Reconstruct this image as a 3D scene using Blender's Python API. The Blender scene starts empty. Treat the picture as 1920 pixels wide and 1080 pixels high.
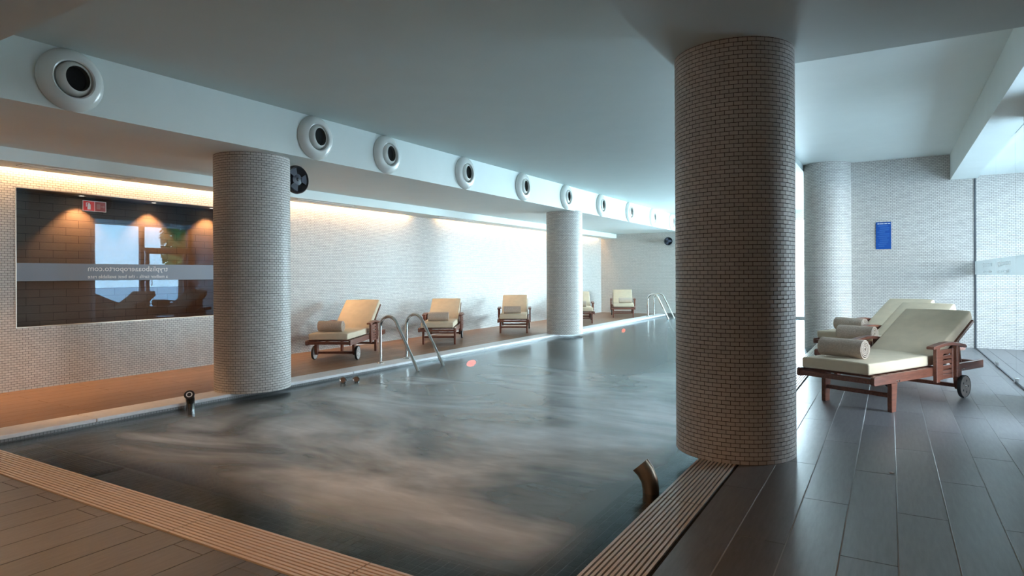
import bpy, bmesh, math, random
import numpy as np
from mathutils import Vector, Matrix

random.seed(7)
rng = np.random.default_rng(11)
S = bpy.context.scene
C = S.collection
PI = math.pi

# ------------------------------------------------------------------ camera
YAW = math.atan(708 / 1190)
cam_d = bpy.data.cameras.new('camera')
cam = bpy.data.objects.new('camera', cam_d)
C.objects.link(cam)
cam_d.sensor_width = 36
cam_d.lens = 1190 / 1920 * 36
cam_d.shift_y = -24 / 1920
cam_d.clip_start = 0.05
cam_d.clip_end = 300
cam.matrix_world = (Matrix.Translation((0, 0, 1.15)) @ Matrix.Rotation(YAW, 4, 'Z')
                    @ Matrix.Rotation(PI / 2, 4, 'X') @ Matrix.Rotation(-0.005, 4, 'Z'))
S.camera = cam

# ------------------------------------------------------------------ exposure, sky, daylight
S.view_settings.view_transform = 'Standard'
S.view_settings.look = 'None'
S.view_settings.exposure = 0.0
S.view_settings.gamma = 1.0
S.view_settings.use_curve_mapping = False

W = bpy.data.worlds.new('sky')
S.world = W
W.use_nodes = True
wn, wl = W.node_tree.nodes, W.node_tree.links
bg = wn['Background']
bg.inputs['Strength'].default_value = 21.0
tc = wn.new('ShaderNodeTexCoord')
sx = wn.new('ShaderNodeSeparateXYZ')
cr = wn.new('ShaderNodeValToRGB')
wl.new(tc.outputs['Generated'], sx.inputs[0])
wl.new(sx.outputs['Z'], cr.inputs[0])
cr.color_ramp.elements[0].color = (0.86, 0.93, 1.0, 1)
cr.color_ramp.elements[1].color = (0.44, 0.68, 1.0, 1)
wl.new(cr.outputs[0], bg.inputs['Color'])


def lamp(name, kind, loc, energy, color, parent=None, **kw):
    d = bpy.data.lights.new(name, kind)
    d.energy = energy
    d.color = color
    o = bpy.data.objects.new(name, d)
    C.objects.link(o)
    o.location = loc
    for k, v in kw.items():
        if k == 'rot':
            o.rotation_euler = v
        else:
            setattr(d, k, v)
    if parent:
        o.parent = parent
    return o


def portal(name, loc, rot, sx_, sy_):
    o = lamp(name, 'AREA', loc, 1, (1, 1, 1), rot=rot, shape='RECTANGLE', size=sx_, size_y=sy_)
    o.data.cycles.is_portal = True
    return o


# sky light comes in only through the glazing: portals guide the sampling of the sky
portal('portal_facade', (3.1, 5.6, 1.3), (0, PI / 2, 0), 2.6, 12.6)     # aims -X
# bright daylight filling the two tall windows at the far end
lamp('daylight_far_window', 'AREA', (-2.35, 19.06, 1.3), 430, (0.58, 0.84, 1.0), rot=(PI / 2, 0, PI), shape='RECTANGLE', size=4.2, size_y=2.6)
lamp('daylight_alcove_window', 'AREA', (1.62, 17.6, 1.35), 960, (0.60, 0.85, 1.0), rot=(0, PI / 2, 0), shape='RECTANGLE', size=2.0, size_y=2.3)

WARM = (1.0, 0.50, 0.21)

# ------------------------------------------------------------------ levels (metres)
ZL = -0.05      # left deck
ZW = -0.105     # water
XW = -7.95      # left wall
XF = -5.42      # vent fascia
XC0, XC1 = -6.11, -5.79   # coping
YF = 18.95      # far wall
YS = 12.0       # notice wall
XG = 1.13       # glass partition
XFAC = 2.95     # facade
ZCEIL, ZSOF, ZDROP, ZR = 2.90, 2.43, 2.58, 3.0


# ------------------------------------------------------------------ materials
def mat(name):
    m = bpy.data.materials.new(name)
    m.use_nodes = True
    nt = m.node_tree
    b = nt.nodes['Principled BSDF']
    return m, nt, b


def N(nt, typ, **kw):
    n = nt.nodes.new(typ)
    for k, v in kw.items():
        setattr(n, k, v)
    return n


def plain(name, col, rough=0.5, metal=0.0, noise=0.0, scale=20.0, bump=0.0, spec=0.5, stretch=(1, 1, 1)):
    m, nt, b = mat(name)
    b.inputs['Roughness'].default_value = rough
    b.inputs['Metallic'].default_value = metal
    b.inputs['Specular IOR Level'].default_value = spec
    if noise or bump:
        t = N(nt, 'ShaderNodeTexCoord')
        mp = N(nt, 'ShaderNodeMapping')
        mp.inputs['Scale'].default_value = stretch
        nz = N(nt, 'ShaderNodeTexNoise')
        nz.inputs['Scale'].default_value = scale
        nz.inputs['Detail'].default_value = 4
        nt.links.new(t.outputs['Object'], mp.inputs[0])
        nt.links.new(mp.outputs[0], nz.inputs['Vector'])
        r = N(nt, 'ShaderNodeValToRGB')
        r.color_ramp.elements[0].position = 0.3
        r.color_ramp.elements[1].position = 0.7
        r.color_ramp.elements[0].color = (*[c * (1 - noise) for c in col], 1)
        r.color_ramp.elements[1].color = (*[min(1, c * (1 + noise)) for c in col], 1)
        nt.links.new(nz.outputs['Fac'], r.inputs[0])
        nt.links.new(r.outputs[0], b.inputs['Base Color'])
        if bump:
            bp = N(nt, 'ShaderNodeBump')
            bp.inputs['Strength'].default_value = bump
            bp.inputs['Distance'].default_value = 0.01
            nt.links.new(nz.outputs['Fac'], bp.inputs['Height'])
            nt.links.new(bp.outputs[0], b.inputs['Normal'])
    else:
        b.inputs['Base Color'].default_value = (*col, 1)
    return m


def piece_mat(name, col, rough, vary, grain=0.0, gscale=8.0, stretch=(1, 1, 1), col2=None, bump=0.0):
    """colour that varies from piece to piece (object random + 'tint' attribute) with a grain"""
    m, nt, b = mat(name)
    b.inputs['Roughness'].default_value = rough
    oi = N(nt, 'ShaderNodeObjectInfo')
    at = N(nt, 'ShaderNodeAttribute', attribute_name='tint')
    add = N(nt, 'ShaderNodeMath', operation='ADD')
    nt.links.new(oi.outputs['Random'], add.inputs[0])
    nt.links.new(at.outputs['Fac'], add.inputs[1])
    fr = N(nt, 'ShaderNodeMath', operation='FRACT')
    nt.links.new(add.outputs[0], fr.inputs[0])
    ramp = N(nt, 'ShaderNodeValToRGB')
    c2 = col2 or col
    ramp.color_ramp.elements[0].color = (*[c * (1 - vary) for c in col], 1)
    ramp.color_ramp.elements[1].color = (*[min(1, c * (1 + vary)) for c in c2], 1)
    nt.links.new(fr.outputs[0], ramp.inputs[0])
    out = ramp.outputs[0]
    if grain:
        t = N(nt, 'ShaderNodeTexCoord')
        mp = N(nt, 'ShaderNodeMapping')
        mp.inputs['Scale'].default_value = stretch
        geo = N(nt, 'ShaderNodeNewGeometry')
        nt.links.new(geo.outputs['Position'], mp.inputs[0])
        nz = N(nt, 'ShaderNodeTexNoise')
        nz.inputs['Scale'].default_value = gscale
        nz.inputs['Detail'].default_value = 6
        nz.inputs['Roughness'].default_value = 0.65
        nt.links.new(mp.outputs[0], nz.inputs['Vector'])
        mr = N(nt, 'ShaderNodeMapRange')
        mr.inputs['From Min'].default_value = 0.3
        mr.inputs['From Max'].default_value = 0.7
        mr.inputs['To Min'].default_value = 1 - grain
        mr.inputs['To Max'].default_value = 1 + grain
        nt.links.new(nz.outputs['Fac'], mr.inputs['Value'])
        mx = N(nt, 'ShaderNodeMix', data_type='RGBA', blend_type='MULTIPLY')
        mx.inputs['Factor'].default_value = 1
        nt.links.new(out, mx.inputs['A'])
        nt.links.new(mr.outputs[0], mx.inputs['B'])
        out = mx.outputs['Result']
        if bump:
            bp = N(nt, 'ShaderNodeBump')
            bp.inputs['Strength'].default_value = bump
            bp.inputs['Distance'].default_value = 0.004
            nt.links.new(nz.outputs['Fac'], bp.inputs['Height'])
            nt.links.new(bp.outputs[0], b.inputs['Normal'])
    nt.links.new(out, b.inputs['Base Color'])
    return m


def emit(name, col, strength):
    m, nt, b = mat(name)
    b.inputs['Base Color'].default_value = (*col, 1)
    b.inputs['Emission Color'].default_value = (*col, 1)
    b.inputs['Emission Strength'].default_value = strength
    return m


def brick_mat(name, col, grout, rough=0.35, w=0.0527, h=0.0255):
    """mosaic for walls too far off for the pieces to be told apart; X-Z plane"""
    m, nt, b = mat(name)
    b.inputs['Roughness'].default_value = rough
    geo = N(nt, 'ShaderNodeNewGeometry')
    sp = N(nt, 'ShaderNodeSeparateXYZ')
    cb = N(nt, 'ShaderNodeCombineXYZ')
    ad = N(nt, 'ShaderNodeMath', operation='ADD')
    nt.links.new(geo.outputs['Position'], sp.inputs[0])
    nt.links.new(sp.outputs['X'], ad.inputs[0])
    nt.links.new(sp.outputs['Y'], ad.inputs[1])
    nt.links.new(ad.outputs[0], cb.inputs['X'])
    nt.links.new(sp.outputs['Z'], cb.inputs['Y'])
    bt = N(nt, 'ShaderNodeTexBrick')
    bt.inputs['Scale'].default_value = 1
    bt.inputs['Brick Width'].default_value = w
    bt.inputs['Row Height'].default_value = h
    bt.inputs['Mortar Size'].default_value = 0.0022
    bt.inputs['Mortar Smooth'].default_value = 0.1
    bt.inputs['Color1'].default_value = (*[c * .94 for c in col], 1)
    bt.inputs['Color2'].default_value = (*[min(1, c * 1.06) for c in col], 1)
    bt.inputs['Mortar'].default_value = (*grout, 1)
    nt.links.new(cb.outputs[0], bt.inputs['Vector'])
    nt.links.new(bt.outputs['Color'], b.inputs['Base Color'])
    return m


def glass_mat(name, tint, refl, facing=None, gcol=(0.9, 0.95, 1.0)):
    m, nt, b = mat(name)
    nt.nodes.remove(b)
    out = nt.nodes['Material Output']
    tr = N(nt, 'ShaderNodeBsdfTransparent')
    tr.inputs['Color'].default_value = (*tint, 1)
    gl = N(nt, 'ShaderNodeBsdfGlossy')
    gl.inputs['Roughness'].default_value = 0.0
    gl.inputs['Color'].default_value = (*gcol, 1)
    mx = N(nt, 'ShaderNodeMixShader')
    if facing is None:
        mx.inputs[0].default_value = refl
    else:
        fn = N(nt, 'ShaderNodeFresnel')
        fn.inputs['IOR'].default_value = facing
        nt.links.new(fn.outputs[0], mx.inputs[0])
    nt.links.new(tr.outputs[0], mx.inputs[1])
    nt.links.new(gl.outputs[0], mx.inputs[2])
    nt.links.new(mx.outputs[0], out.inputs['Surface'])
    return m


TILE = (0.62, 0.585, 0.55)
GROUT = (0.035, 0.032, 0.030)
M = {}
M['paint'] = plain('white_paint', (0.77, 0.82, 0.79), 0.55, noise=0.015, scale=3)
M['ceiling'] = plain('white_paint_dimmed', (0.56, 0.62, 0.60), 0.6, noise=0.015, scale=3)  # darker copy of the white paint: dimmer ceiling light put into the colour
M['tile'] = piece_mat('mosaic_tile', TILE, 0.45, 0.07)
M['grout'] = plain('dark_grout', GROUT, 0.9)
M['grout_wall'] = plain('grey_grout', (0.10, 0.095, 0.09), 0.9)
M['tile_far'] = brick_mat('mosaic_wall_far', TILE, (0.16, 0.15, 0.14))
M['tile_brown'] = brick_mat('mosaic_wall_brown', (0.36, 0.29, 0.24), (0.07, 0.055, 0.045), 0.5, 0.30, 0.10)
M['pool_tile'] = brick_mat('pool_tile', (0.105, 0.095, 0.088), (0.16, 0.15, 0.14), 0.3, 0.05, 0.05)
M['coping_face'] = brick_mat('coping_face_tile', (0.26, 0.255, 0.26), (0.08, 0.08, 0.08), 0.3, 0.026, 0.026)
M['ledge_tile'] = piece_mat('ledge_tile', (0.075, 0.074, 0.072), 0.35, 0.30)
M['ledge_grout'] = plain('ledge_grout', (0.30, 0.29, 0.28), 0.8)
M['plank'] = piece_mat('deck_plank', (0.128, 0.121, 0.122), 0.33, 0.12, 0.22, 4.0, (14, 1.6, 14), col2=(0.132, 0.127, 0.130), bump=0.06)
M['plank'].node_tree.nodes['Principled BSDF'].inputs['Specular IOR Level'].default_value = 0.9
M['plank_left'] = piece_mat('deck_plank_left', (0.25, 0.145, 0.090), 0.42, 0.10, 0.20, 4.0, (14, 1.6, 14), bump=0.08)
M['joint'] = plain('deck_joint', (0.34, 0.33, 0.32), 0.8)
M['joint_dark'] = plain('deck_joint_dark', (0.06, 0.05, 0.045), 0.8)
M['slat'] = piece_mat('grate_slat', (0.66, 0.58, 0.51), 0.28, 0.04)
M['channel'] = plain('channel_dark', (0.02, 0.018, 0.016), 0.8)
M['coping'] = plain('coping_stone', (0.80, 0.79, 0.80), 0.4, noise=0.05, scale=30)
M['teak'] = plain('teak', (0.180, 0.062, 0.038), 0.38, noise=0.28, scale=6, stretch=(12, 1.2, 12), bump=0.05)
M['wheel'] = plain('grey_wood', (0.34, 0.28, 0.25), 0.5, noise=0.2, scale=15)
M['rubber'] = plain('rubber', (0.02, 0.022, 0.024), 0.6)
M['cushion'] = plain('cream_canvas', (0.68, 0.55, 0.40), 0.85, noise=0.05, scale=9, bump=0.10, spec=0.2)
M['towel'] = plain('taupe_terry', (0.55, 0.44, 0.36), 0.95, noise=0.12, scale=70, bump=0.5, spec=0.1)
M['steel'] = plain('polished_steel', (0.75, 0.73, 0.70), 0.16, 1.0)
M['chrome'] = plain('chrome', (0.80, 0.80, 0.80), 0.10, 1.0)
M['bronze'] = plain('bronze_nozzle', (0.50, 0.41, 0.32), 0.35, 1.0)
M['black'] = plain('black_plastic_hole_shade', (0.016, 0.016, 0.02), 0.5)
M['speaker_cone'] = plain('speaker_cone', (0.05, 0.055, 0.08), 0.3)
M['vent'] = plain('vent_white', (0.70, 0.70, 0.66), 0.25)
M['vent_shade'] = plain('vent_throat_shade', (0.07, 0.07, 0.06), 0.6)  # vent white darkened: shade inside the throat put into the colour
M['dark'] = plain('opening_shade', (0.004, 0.004, 0.004), 0.9)  # near-black for openings, shade inside them put into the colour
M['frame'] = plain('frame_grey', (0.06, 0.065, 0.075), 0.4)
M['trim'] = plain('metal_trim', (0.62, 0.55, 0.46), 0.3, 0.8)
M['glass'] = glass_mat('clear_glass', (0.93, 0.97, 0.97), 0.08, facing=1.16)
M['partition'] = glass_mat('partition_glass', (0.985, 0.995, 0.99), 0.05)
M['pane'] = glass_mat('reflective_pane', (0.75, 0.75, 0.75), 0.034, gcol=(0.50, 0.76, 1.0))
M['red'] = plain('sign_red', (0.62, 0.03, 0.03), 0.4)
M['red_dim'] = plain('sign_red_dark', (0.20, 0.02, 0.02), 0.4)
M['white'] = plain('print_white', (0.82, 0.82, 0.82), 0.5)
M['grey_print'] = plain('print_grey', (0.25, 0.12, 0.11), 0.5)
M['blue'] = plain('sign_blue', (0.006, 0.075, 0.33), 0.35)
M['blue_text'] = plain('sign_text', (0.10, 0.26, 0.66), 0.5)
M['lawn'] = plain('lawn', (0.20, 0.30, 0.08), 0.9, noise=0.3, scale=6)
M['paving'] = plain('paving', (0.55, 0.55, 0.53), 0.8, noise=0.1)
M['leaf'] = plain('leaf_green', (0.14, 0.26, 0.06), 0.7, noise=0.4, scale=2)
M['bark'] = plain('bark', (0.10, 0.07, 0.05), 0.9, noise=0.3)
M['concrete'] = plain('dark_concrete', (0.05, 0.055, 0.06), 0.8, noise=0.1)
M['cove'] = emit('cove_lamp', (1.0, 0.60, 0.29), 110.0)
M['cove_far'] = emit('cove_lamp_far', (1.0, 0.60, 0.29), 50.0)
M['pool_lamp'] = emit('pool_lamp_red', (1.0, 0.12, 0.06), 2.6)
M['spot'] = emit('spot_lens', (1.0, 0.86, 0.70), 12.0)


def frosted(name, col, alpha):
    m, nt, b = mat(name)
    b.inputs['Base Color'].default_value = (*col, 1)
    b.inputs['Roughness'].default_value = 0.6
    b.inputs['Alpha'].default_value = alpha
    return m


M['film'] = frosted('frosted_film', (0.27, 0.32, 0.39), 0.86)
M['film_clear'] = frosted('frosted_film_clear', (0.80, 0.86, 0.86), 0.55)


def water_mat():
    m, nt, b = mat('pool_water')
    nt.nodes.remove(b)
    L = nt.links.new
    out = nt.nodes['Material Output']
    geo = N(nt, 'ShaderNodeNewGeometry')
    # long-exposure ripples
    mp = N(nt, 'ShaderNodeMapping')
    mp.inputs['Scale'].default_value = (1.3, 0.7, 1)
    mp.inputs['Rotation'].default_value = (0, 0, 0.5)
    L(geo.outputs['Position'], mp.inputs[0])
    n1 = N(nt, 'ShaderNodeTexNoise')
    n1.inputs['Scale'].default_value = 3.0
    n1.inputs['Detail'].default_value = 5
    n1.inputs['Roughness'].default_value = 0.6
    n1.inputs['Distortion'].default_value = 0.6
    L(mp.outputs[0], n1.inputs['Vector'])
    bp = N(nt, 'ShaderNodeBump')
    bp.inputs['Strength'].default_value = 0.22
    bp.inputs['Distance'].default_value = 0.03
    L(n1.outputs['Fac'], bp.inputs['Height'])
    gl = N(nt, 'ShaderNodeBsdfGlossy')
    gl.inputs['Roughness'].default_value = 0.20
    gl.inputs['Color'].default_value = (0.90, 0.95, 0.97, 1)
    L(bp.outputs[0], gl.inputs['Normal'])
    tr = N(nt, 'ShaderNodeBsdfTransparent')
    tr.inputs['Color'].default_value = (0.68, 0.79, 0.80, 1)
    fr = N(nt, 'ShaderNodeFresnel')
    fr.inputs['IOR'].default_value = 1.36
    L(bp.outputs[0], fr.inputs['Normal'])
    surf = N(nt, 'ShaderNodeMixShader')
    L(fr.outputs[0], surf.inputs[0])
    L(tr.outputs[0], surf.inputs[1])
    L(gl.outputs[0], surf.inputs[2])
    # foam of the whirlpool: soft veils drawn out by the jets
    mp2 = N(nt, 'ShaderNodeMapping')
    mp2.inputs['Scale'].default_value = (0.50, 1.05, 1)
    mp2.inputs['Rotation'].default_value = (0, 0, -0.32)
    mp2.inputs['Location'].default_value = (1.7, 0.4, 0)
    L(geo.outputs['Position'], mp2.inputs[0])
    n2 = N(nt, 'ShaderNodeTexNoise')
    n2.inputs['Scale'].default_value = 0.95
    n2.inputs['Detail'].default_value = 4.5
    n2.inputs['Roughness'].default_value = 0.52
    n2.inputs['Distortion'].default_value = 0.8
    L(mp2.outputs[0], n2.inputs['Vector'])
    r2 = N(nt, 'ShaderNodeValToRGB')
    r2.color_ramp.elements[0].position = 0.40
    r2.color_ramp.elements[0].color = (0.24, 0.24, 0.24, 1)
    r2.color_ramp.elements[1].position = 0.62
    r2.color_ramp.elements[1].color = (1, 1, 1, 1)
    L(n2.outputs['Fac'], r2.inputs[0])
    # fine streaks inside the veils
    mp3 = N(nt, 'ShaderNodeMapping')
    mp3.inputs['Scale'].default_value = (1.3, 4.5, 1)
    mp3.inputs['Rotation'].default_value = (0, 0, -0.5)
    L(geo.outputs['Position'], mp3.inputs[0])
    n3 = N(nt, 'ShaderNodeTexNoise')
    n3.inputs['Scale'].default_value = 1.6
    n3.inputs['Detail'].default_value = 5
    n3.inputs['Roughness'].default_value = 0.6
    n3.inputs['Distortion'].default_value = 0.5
    L(mp3.outputs[0], n3.inputs['Vector'])
    st = N(nt, 'ShaderNodeMapRange')
    st.inputs['From Min'].default_value = 0.3
    st.inputs['From Max'].default_value = 0.7
    st.inputs['To Min'].default_value = 0.80
    st.inputs['To Max'].default_value = 1.12
    L(n3.outputs['Fac'], st.inputs['Value'])
    sp = N(nt, 'ShaderNodeSeparateXYZ')
    L(geo.outputs['Position'], sp.inputs[0])

    def band(sock, a, b_, c, d):
        u = N(nt, 'ShaderNodeMapRange', interpolation_type='SMOOTHSTEP')
        u.inputs['From Min'].default_value = a
        u.inputs['From Max'].default_value = b_
        L(sock, u.inputs['Value'])
        v = N(nt, 'ShaderNodeMapRange', interpolation_type='SMOOTHSTEP')
        v.inputs['From Min'].default_value = c
        v.inputs['From Max'].default_value = d
        v.inputs['To Min'].default_value = 1
        v.inputs['To Max'].default_value = 0
        L(sock, v.inputs['Value'])
        q = N(nt, 'ShaderNodeMath', operation='MULTIPLY')
        L(u.outputs[0], q.inputs[0])
        L(v.outputs[0], q.inputs[1])
        return q.outputs[0]

    bx = band(sp.outputs['X'], -5.75, -4.6, -1.55, -1.15)
    by = band(sp.outputs['Y'], 2.1, 2.9, 4.6, 9.5)
    q = N(nt, 'ShaderNodeMath', operation='MULTIPLY')
    L(bx, q.inputs[0])
    L(by, q.inputs[1])
    q2 = N(nt, 'ShaderNodeMath', operation='MULTIPLY')
    L(q.outputs[0], q2.inputs[0])
    sm = N(nt, 'ShaderNodeMath', operation='MULTIPLY')
    L(r2.outputs[0], sm.inputs[0])
    L(st.outputs[0], sm.inputs[1])
    L(sm.outputs[0], q2.inputs[1])
    q3 = N(nt, 'ShaderNodeMath', operation='MULTIPLY')
    q3.inputs[1].default_value = 1.0
    q3.use_clamp = True
    L(q2.outputs[0], q3.inputs[0])
    foam = N(nt, 'ShaderNodeBsdfDiffuse')
    foam.inputs['Color'].default_value = (0.90, 0.92, 0.92, 1)
    fin = N(nt, 'ShaderNodeMixShader')
    L(q3.outputs[0], fin.inputs[0])
    L(surf.outputs[0], fin.inputs[1])
    L(foam.outputs[0], fin.inputs[2])
    L(fin.outputs[0], out.inputs['Surface'])
    return m


M['water'] = water_mat()


# ------------------------------------------------------------------ mesh helpers
class MB:
    """collects simple shapes and links them as ONE mesh object"""
    def __init__(self):
        self.bm = bmesh.new()

    def box(self, a, b, mtx=None, bev=0.0, seg=1):
        t = bmesh.new()
        bmesh.ops.create_cube(t, size=1)
        a, b = Vector(a), Vector(b)
        for v in t.verts:
            v.co = Vector([(a[i] + b[i]) / 2 + v.co[i] * (b[i] - a[i]) for i in range(3)])
        if bev:
            bmesh.ops.bevel(t, geom=t.edges[:], offset=bev, segments=seg, affect='EDGES', profile=0.5)
        self._join(t, mtx)
        return self

    def _join(self, t, mtx=None):
        if mtx is not None:
            bmesh.ops.transform(t, matrix=mtx, verts=t.verts)
        me = bpy.data.meshes.new('tmp')
        t.to_mesh(me)
        t.free()
        self.bm.from_mesh(me)
        bpy.data.meshes.remove(me)

    def prism(self, pts, x0, x1, axis=0, mtx=None, bev=0.0):
        """polygon pts in the plane of the two other axes, extruded along axis"""
        t = bmesh.new()
        o = [i for i in range(3) if i != axis]
        lo, hi = [], []
        for p in pts:
            c = [0, 0, 0]
            c[o[0]], c[o[1]] = p
            c[axis] = x0
            lo.append(t.verts.new(c))
            c[axis] = x1
            hi.append(t.verts.new(c))
        n = len(pts)
        t.faces.new(lo)
        t.faces.new(hi[::-1])
        for i in range(n):
            t.faces.new((lo[i], hi[i], hi[(i + 1) % n], lo[(i + 1) % n]))
        bmesh.ops.recalc_face_normals(t, faces=t.faces[:])
        if bev:
            bmesh.ops.bevel(t, geom=t.edges[:], offset=bev, segments=1, affect='EDGES')
        self._join(t, mtx)
        return self

    def tube(self, path, r, seg=10, cap=True):
        t = bmesh.new()
        path = [Vector(p) for p in path]
        rings = []
        up = None
        for i, p in enumerate(path):
            d = (path[min(i + 1, len(path) - 1)] - path[max(i - 1, 0)]).normalized()
            if up is None:
                up = Vector((0, 0, 1)) if abs(d.z) < 0.9 else Vector((0, 1, 0))
            u = (up - d * up.dot(d)).normalized()
            up = u
            v = d.cross(u)
            rr = r[i] if isinstance(r, (list, tuple)) else r
            rings.append([t.verts.new(p + (u * math.cos(2 * PI * k / seg) + v * math.sin(2 * PI * k / seg)) * rr) for k in range(seg)])
        for a, b in zip(rings, rings[1:]):
            for k in range(seg):
                t.faces.new((a[k], b[k], b[(k + 1) % seg], a[(k + 1) % seg]))
        if cap:
            t.faces.new(rings[0])
            t.faces.new(rings[-1][::-1])
        bmesh.ops.recalc_face_normals(t, faces=t.faces[:])
        self._join(t)
        return self

    def lathe(self, prof, seg=32, mtx=None, cap0=False, cap1=False):
        """prof: (radius, height) about local Z"""
        t = bmesh.new()
        rings = [[t.verts.new((r * math.cos(2 * PI * k / seg), r * math.sin(2 * PI * k / seg), h)) for k in range(seg)] for r, h in prof]
        for a, b in zip(rings, rings[1:]):
            for k in range(seg):
                t.faces.new((a[k], a[(k + 1) % seg], b[(k + 1) % seg], b[k]))
        if cap0:
            t.faces.new(rings[0][::-1])
        if cap1:
            t.faces.new(rings[-1])
        self._join(t, mtx)
        return self

    def build(self, name, m, parent=None, smooth=None, loc=None):
        me = bpy.data.meshes.new(name)
        bmesh.ops.remove_doubles(self.bm, verts=self.bm.verts[:], dist=1e-5)
        self.bm.to_mesh(me)
        self.bm.free()
        me.materials.append(m)
        if smooth is not None:
            me.polygons.foreach_set('use_smooth', [True] * len(me.polygons))
            me.set_sharp_from_angle(angle=math.radians(smooth))
        return place(name, me, parent, loc)


def place(name, me, parent=None, loc=None):
    o = bpy.data.objects.new(name, me)
    C.objects.link(o)
    if parent is not None:
        o.parent = parent
    if loc is not None:
        o.location = loc
    return o


def tag(o, label, cat, group=None, kind=None):
    o['label'] = label
    o['category'] = cat
    if group:
        o['group'] = group
    if kind:
        o['kind'] = kind
    return o


def empty(name, loc, rz=0.0):
    o = bpy.data.objects.new(name, None)
    C.objects.link(o)
    o.empty_display_size = 0.1
    o.location = loc
    o.rotation_euler = (0, 0, rz)
    return o


def copy_tree(o, parent=None):
    c = o.copy()
    C.objects.link(c)
    if parent is not None:
        c.parent = parent
    for ch in list(o.children):
        copy_tree(ch, c)
    return c


def struct(name, bm, m, label, cat, smooth=None):
    o = bm.build(name, m, smooth=smooth)
    return tag(o, label, cat, kind='structure')


def raw_mesh(name, V, Fc, m, tint=None):
    """numpy verts (n,3), quads (k,4)"""
    me = bpy.data.meshes.new(name)
    V = np.asarray(V, np.float32)
    Fc = np.asarray(Fc, np.int32)
    me.vertices.add(len(V))
    me.vertices.foreach_set('co', V.ravel())
    me.loops.add(Fc.size)
    me.loops.foreach_set('vertex_index', Fc.ravel())
    me.polygons.add(len(Fc))
    me.polygons.foreach_set('loop_start', np.arange(0, Fc.size, 4, dtype=np.int32))
    me.polygons.foreach_set('use_smooth', [False] * len(Fc))
    me.update(calc_edges=True)
    if tint is not None:
        a = me.attributes.new('tint', 'FLOAT', 'POINT')
        a.data.foreach_set('value', np.asarray(tint, np.float32))
    me.materials.append(m)
    me.validate()
    return me


TW, TH, JT, TT = 0.0527, 0.0255, 0.0032, 0.0013   # mosaic module, joint, thickness
BOXF = np.array([[0, 1, 2, 3], [0, 4, 5, 1], [1, 5, 6, 2], [2, 6, 7, 3], [3, 7, 4, 0]])


def tile_boxes(u0, u1, v0, v1, fn):
    """arrays of tile extents in (u, v); fn(u, v, w) -> (n,3) points, w = height above the bed"""
    n = len(u0)
    P = np.empty((n, 8, 3))
    c = 0.0012
    for k, (a, b, w) in enumerate(((0, 0, TT), (1, 0, TT), (1, 1, TT), (0, 1, TT), (0, 0, 0), (1, 0, 0), (1, 1, 0), (0, 1, 0))):
        e = 0.0 if w == 0 else 0.0004
        uu = np.where(a == 0, u0 + e, u1 - e)
        vv = np.where(b == 0, v0 + e, v1 - e)
        P[:, k] = fn(uu, vv, w)
    Fc = (np.arange(n)[:, None, None] * 8 + BOXF[None]).reshape(-1, 4)
    return P.reshape(-1, 3), Fc


def running_bond(ulen, vlen, holes=()):
    """tile rectangles of a running bond over [0,ulen]x[0,vlen], minus rectangular holes"""
    rows = int(vlen / TH) + 1
    U0, U1, V0, V1 = [], [], [], []
    for i in range(rows):
        off = (i % 2) * TW / 2
        a = np.arange(-off, ulen, TW)
        U0.append(np.maximum(a, 0)); U1.append(np.minimum(a + TW - JT, ulen))
        V0.append(np.full(len(a), i * TH)); V1.append(np.full(len(a), min(i * TH + TH - JT, vlen)))
    u0, u1, v0, v1 = map(np.concatenate, (U0, U1, V0, V1))
    keep = (u1 - u0 > 0.004) & (v1 - v0 > 0.004)
    for (a, b, c, d) in holes:
        inside = (u1 > a) & (u0 < b) & (v1 > c) & (v0 < d)
        full = inside & (u0 >= a - .0) & (u1 <= b) & (v0 >= c) & (v1 <= d)
        keep &= ~full
        part = inside & ~full
        # trim the tiles that straddle an edge of the hole
        l = part & (u0 < a) & (v0 < d - .004) & (v1 > c + .004); u1 = np.where(l & (u1 > a), a, u1)
        r = part & (u1 > b) & (u0 < b) & (u0 >= a); u0 = np.where(r & (v1 > c + .004) & (v0 < d - .004), b, u0)
        still = (u1 > a + 1e-6) & (u0 < b - 1e-6) & (v1 > c) & (v0 < d)
        lo = still & (v0 < c); v1 = np.where(lo, c, v1)
        hi = still & (v1 > d) & ~lo; v0 = np.where(hi, d, v0)
    keep &= (u1 - u0 > 0.004) & (v1 - v0 > 0.004)
    return u0[keep], u1[keep], v0[keep], v1[keep]


def tints(n):
    return np.repeat(rng.random(n), 8)


def tiled_plane(parent, rects, fn, singles=0, key=None, single_axes=None):
    """tiles on a flat wall: 'singles' of them as their own parts, the rest one stuff part"""
    u0, u1, v0, v1 = rects
    n = len(u0)
    sel = np.zeros(n, bool)
    if singles:
        full = (u1 - u0 > TW - JT - 1e-4) & (v1 - v0 > TH - JT - 1e-4)
        k = np.where(full, key(u0, v0), 1e9)
        sel[np.argsort(k)[:singles]] = True
        z = np.zeros(1)
        V, Fc = tile_boxes(z - (TW - JT) / 2, z + (TW - JT) / 2, z, z + TH - JT, single_axes)
        me = raw_mesh('tile', V, Fc, M['tile'])
        for i in np.nonzero(sel)[0]:
            place('tile', me, parent, Vector(fn(np.array([(u0[i] + u1[i]) / 2]), np.array([v0[i]]), 0.0)[0]))
    r = ~sel
    V, Fc = tile_boxes(u0[r], u1[r], v0[r], v1[r], fn)
    me = raw_mesh('tile_field', V, Fc, M['tile'], tints(int(r.sum())))
    o = place('tile_field', me, parent)
    o['kind'] = 'stuff'
    return o


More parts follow.
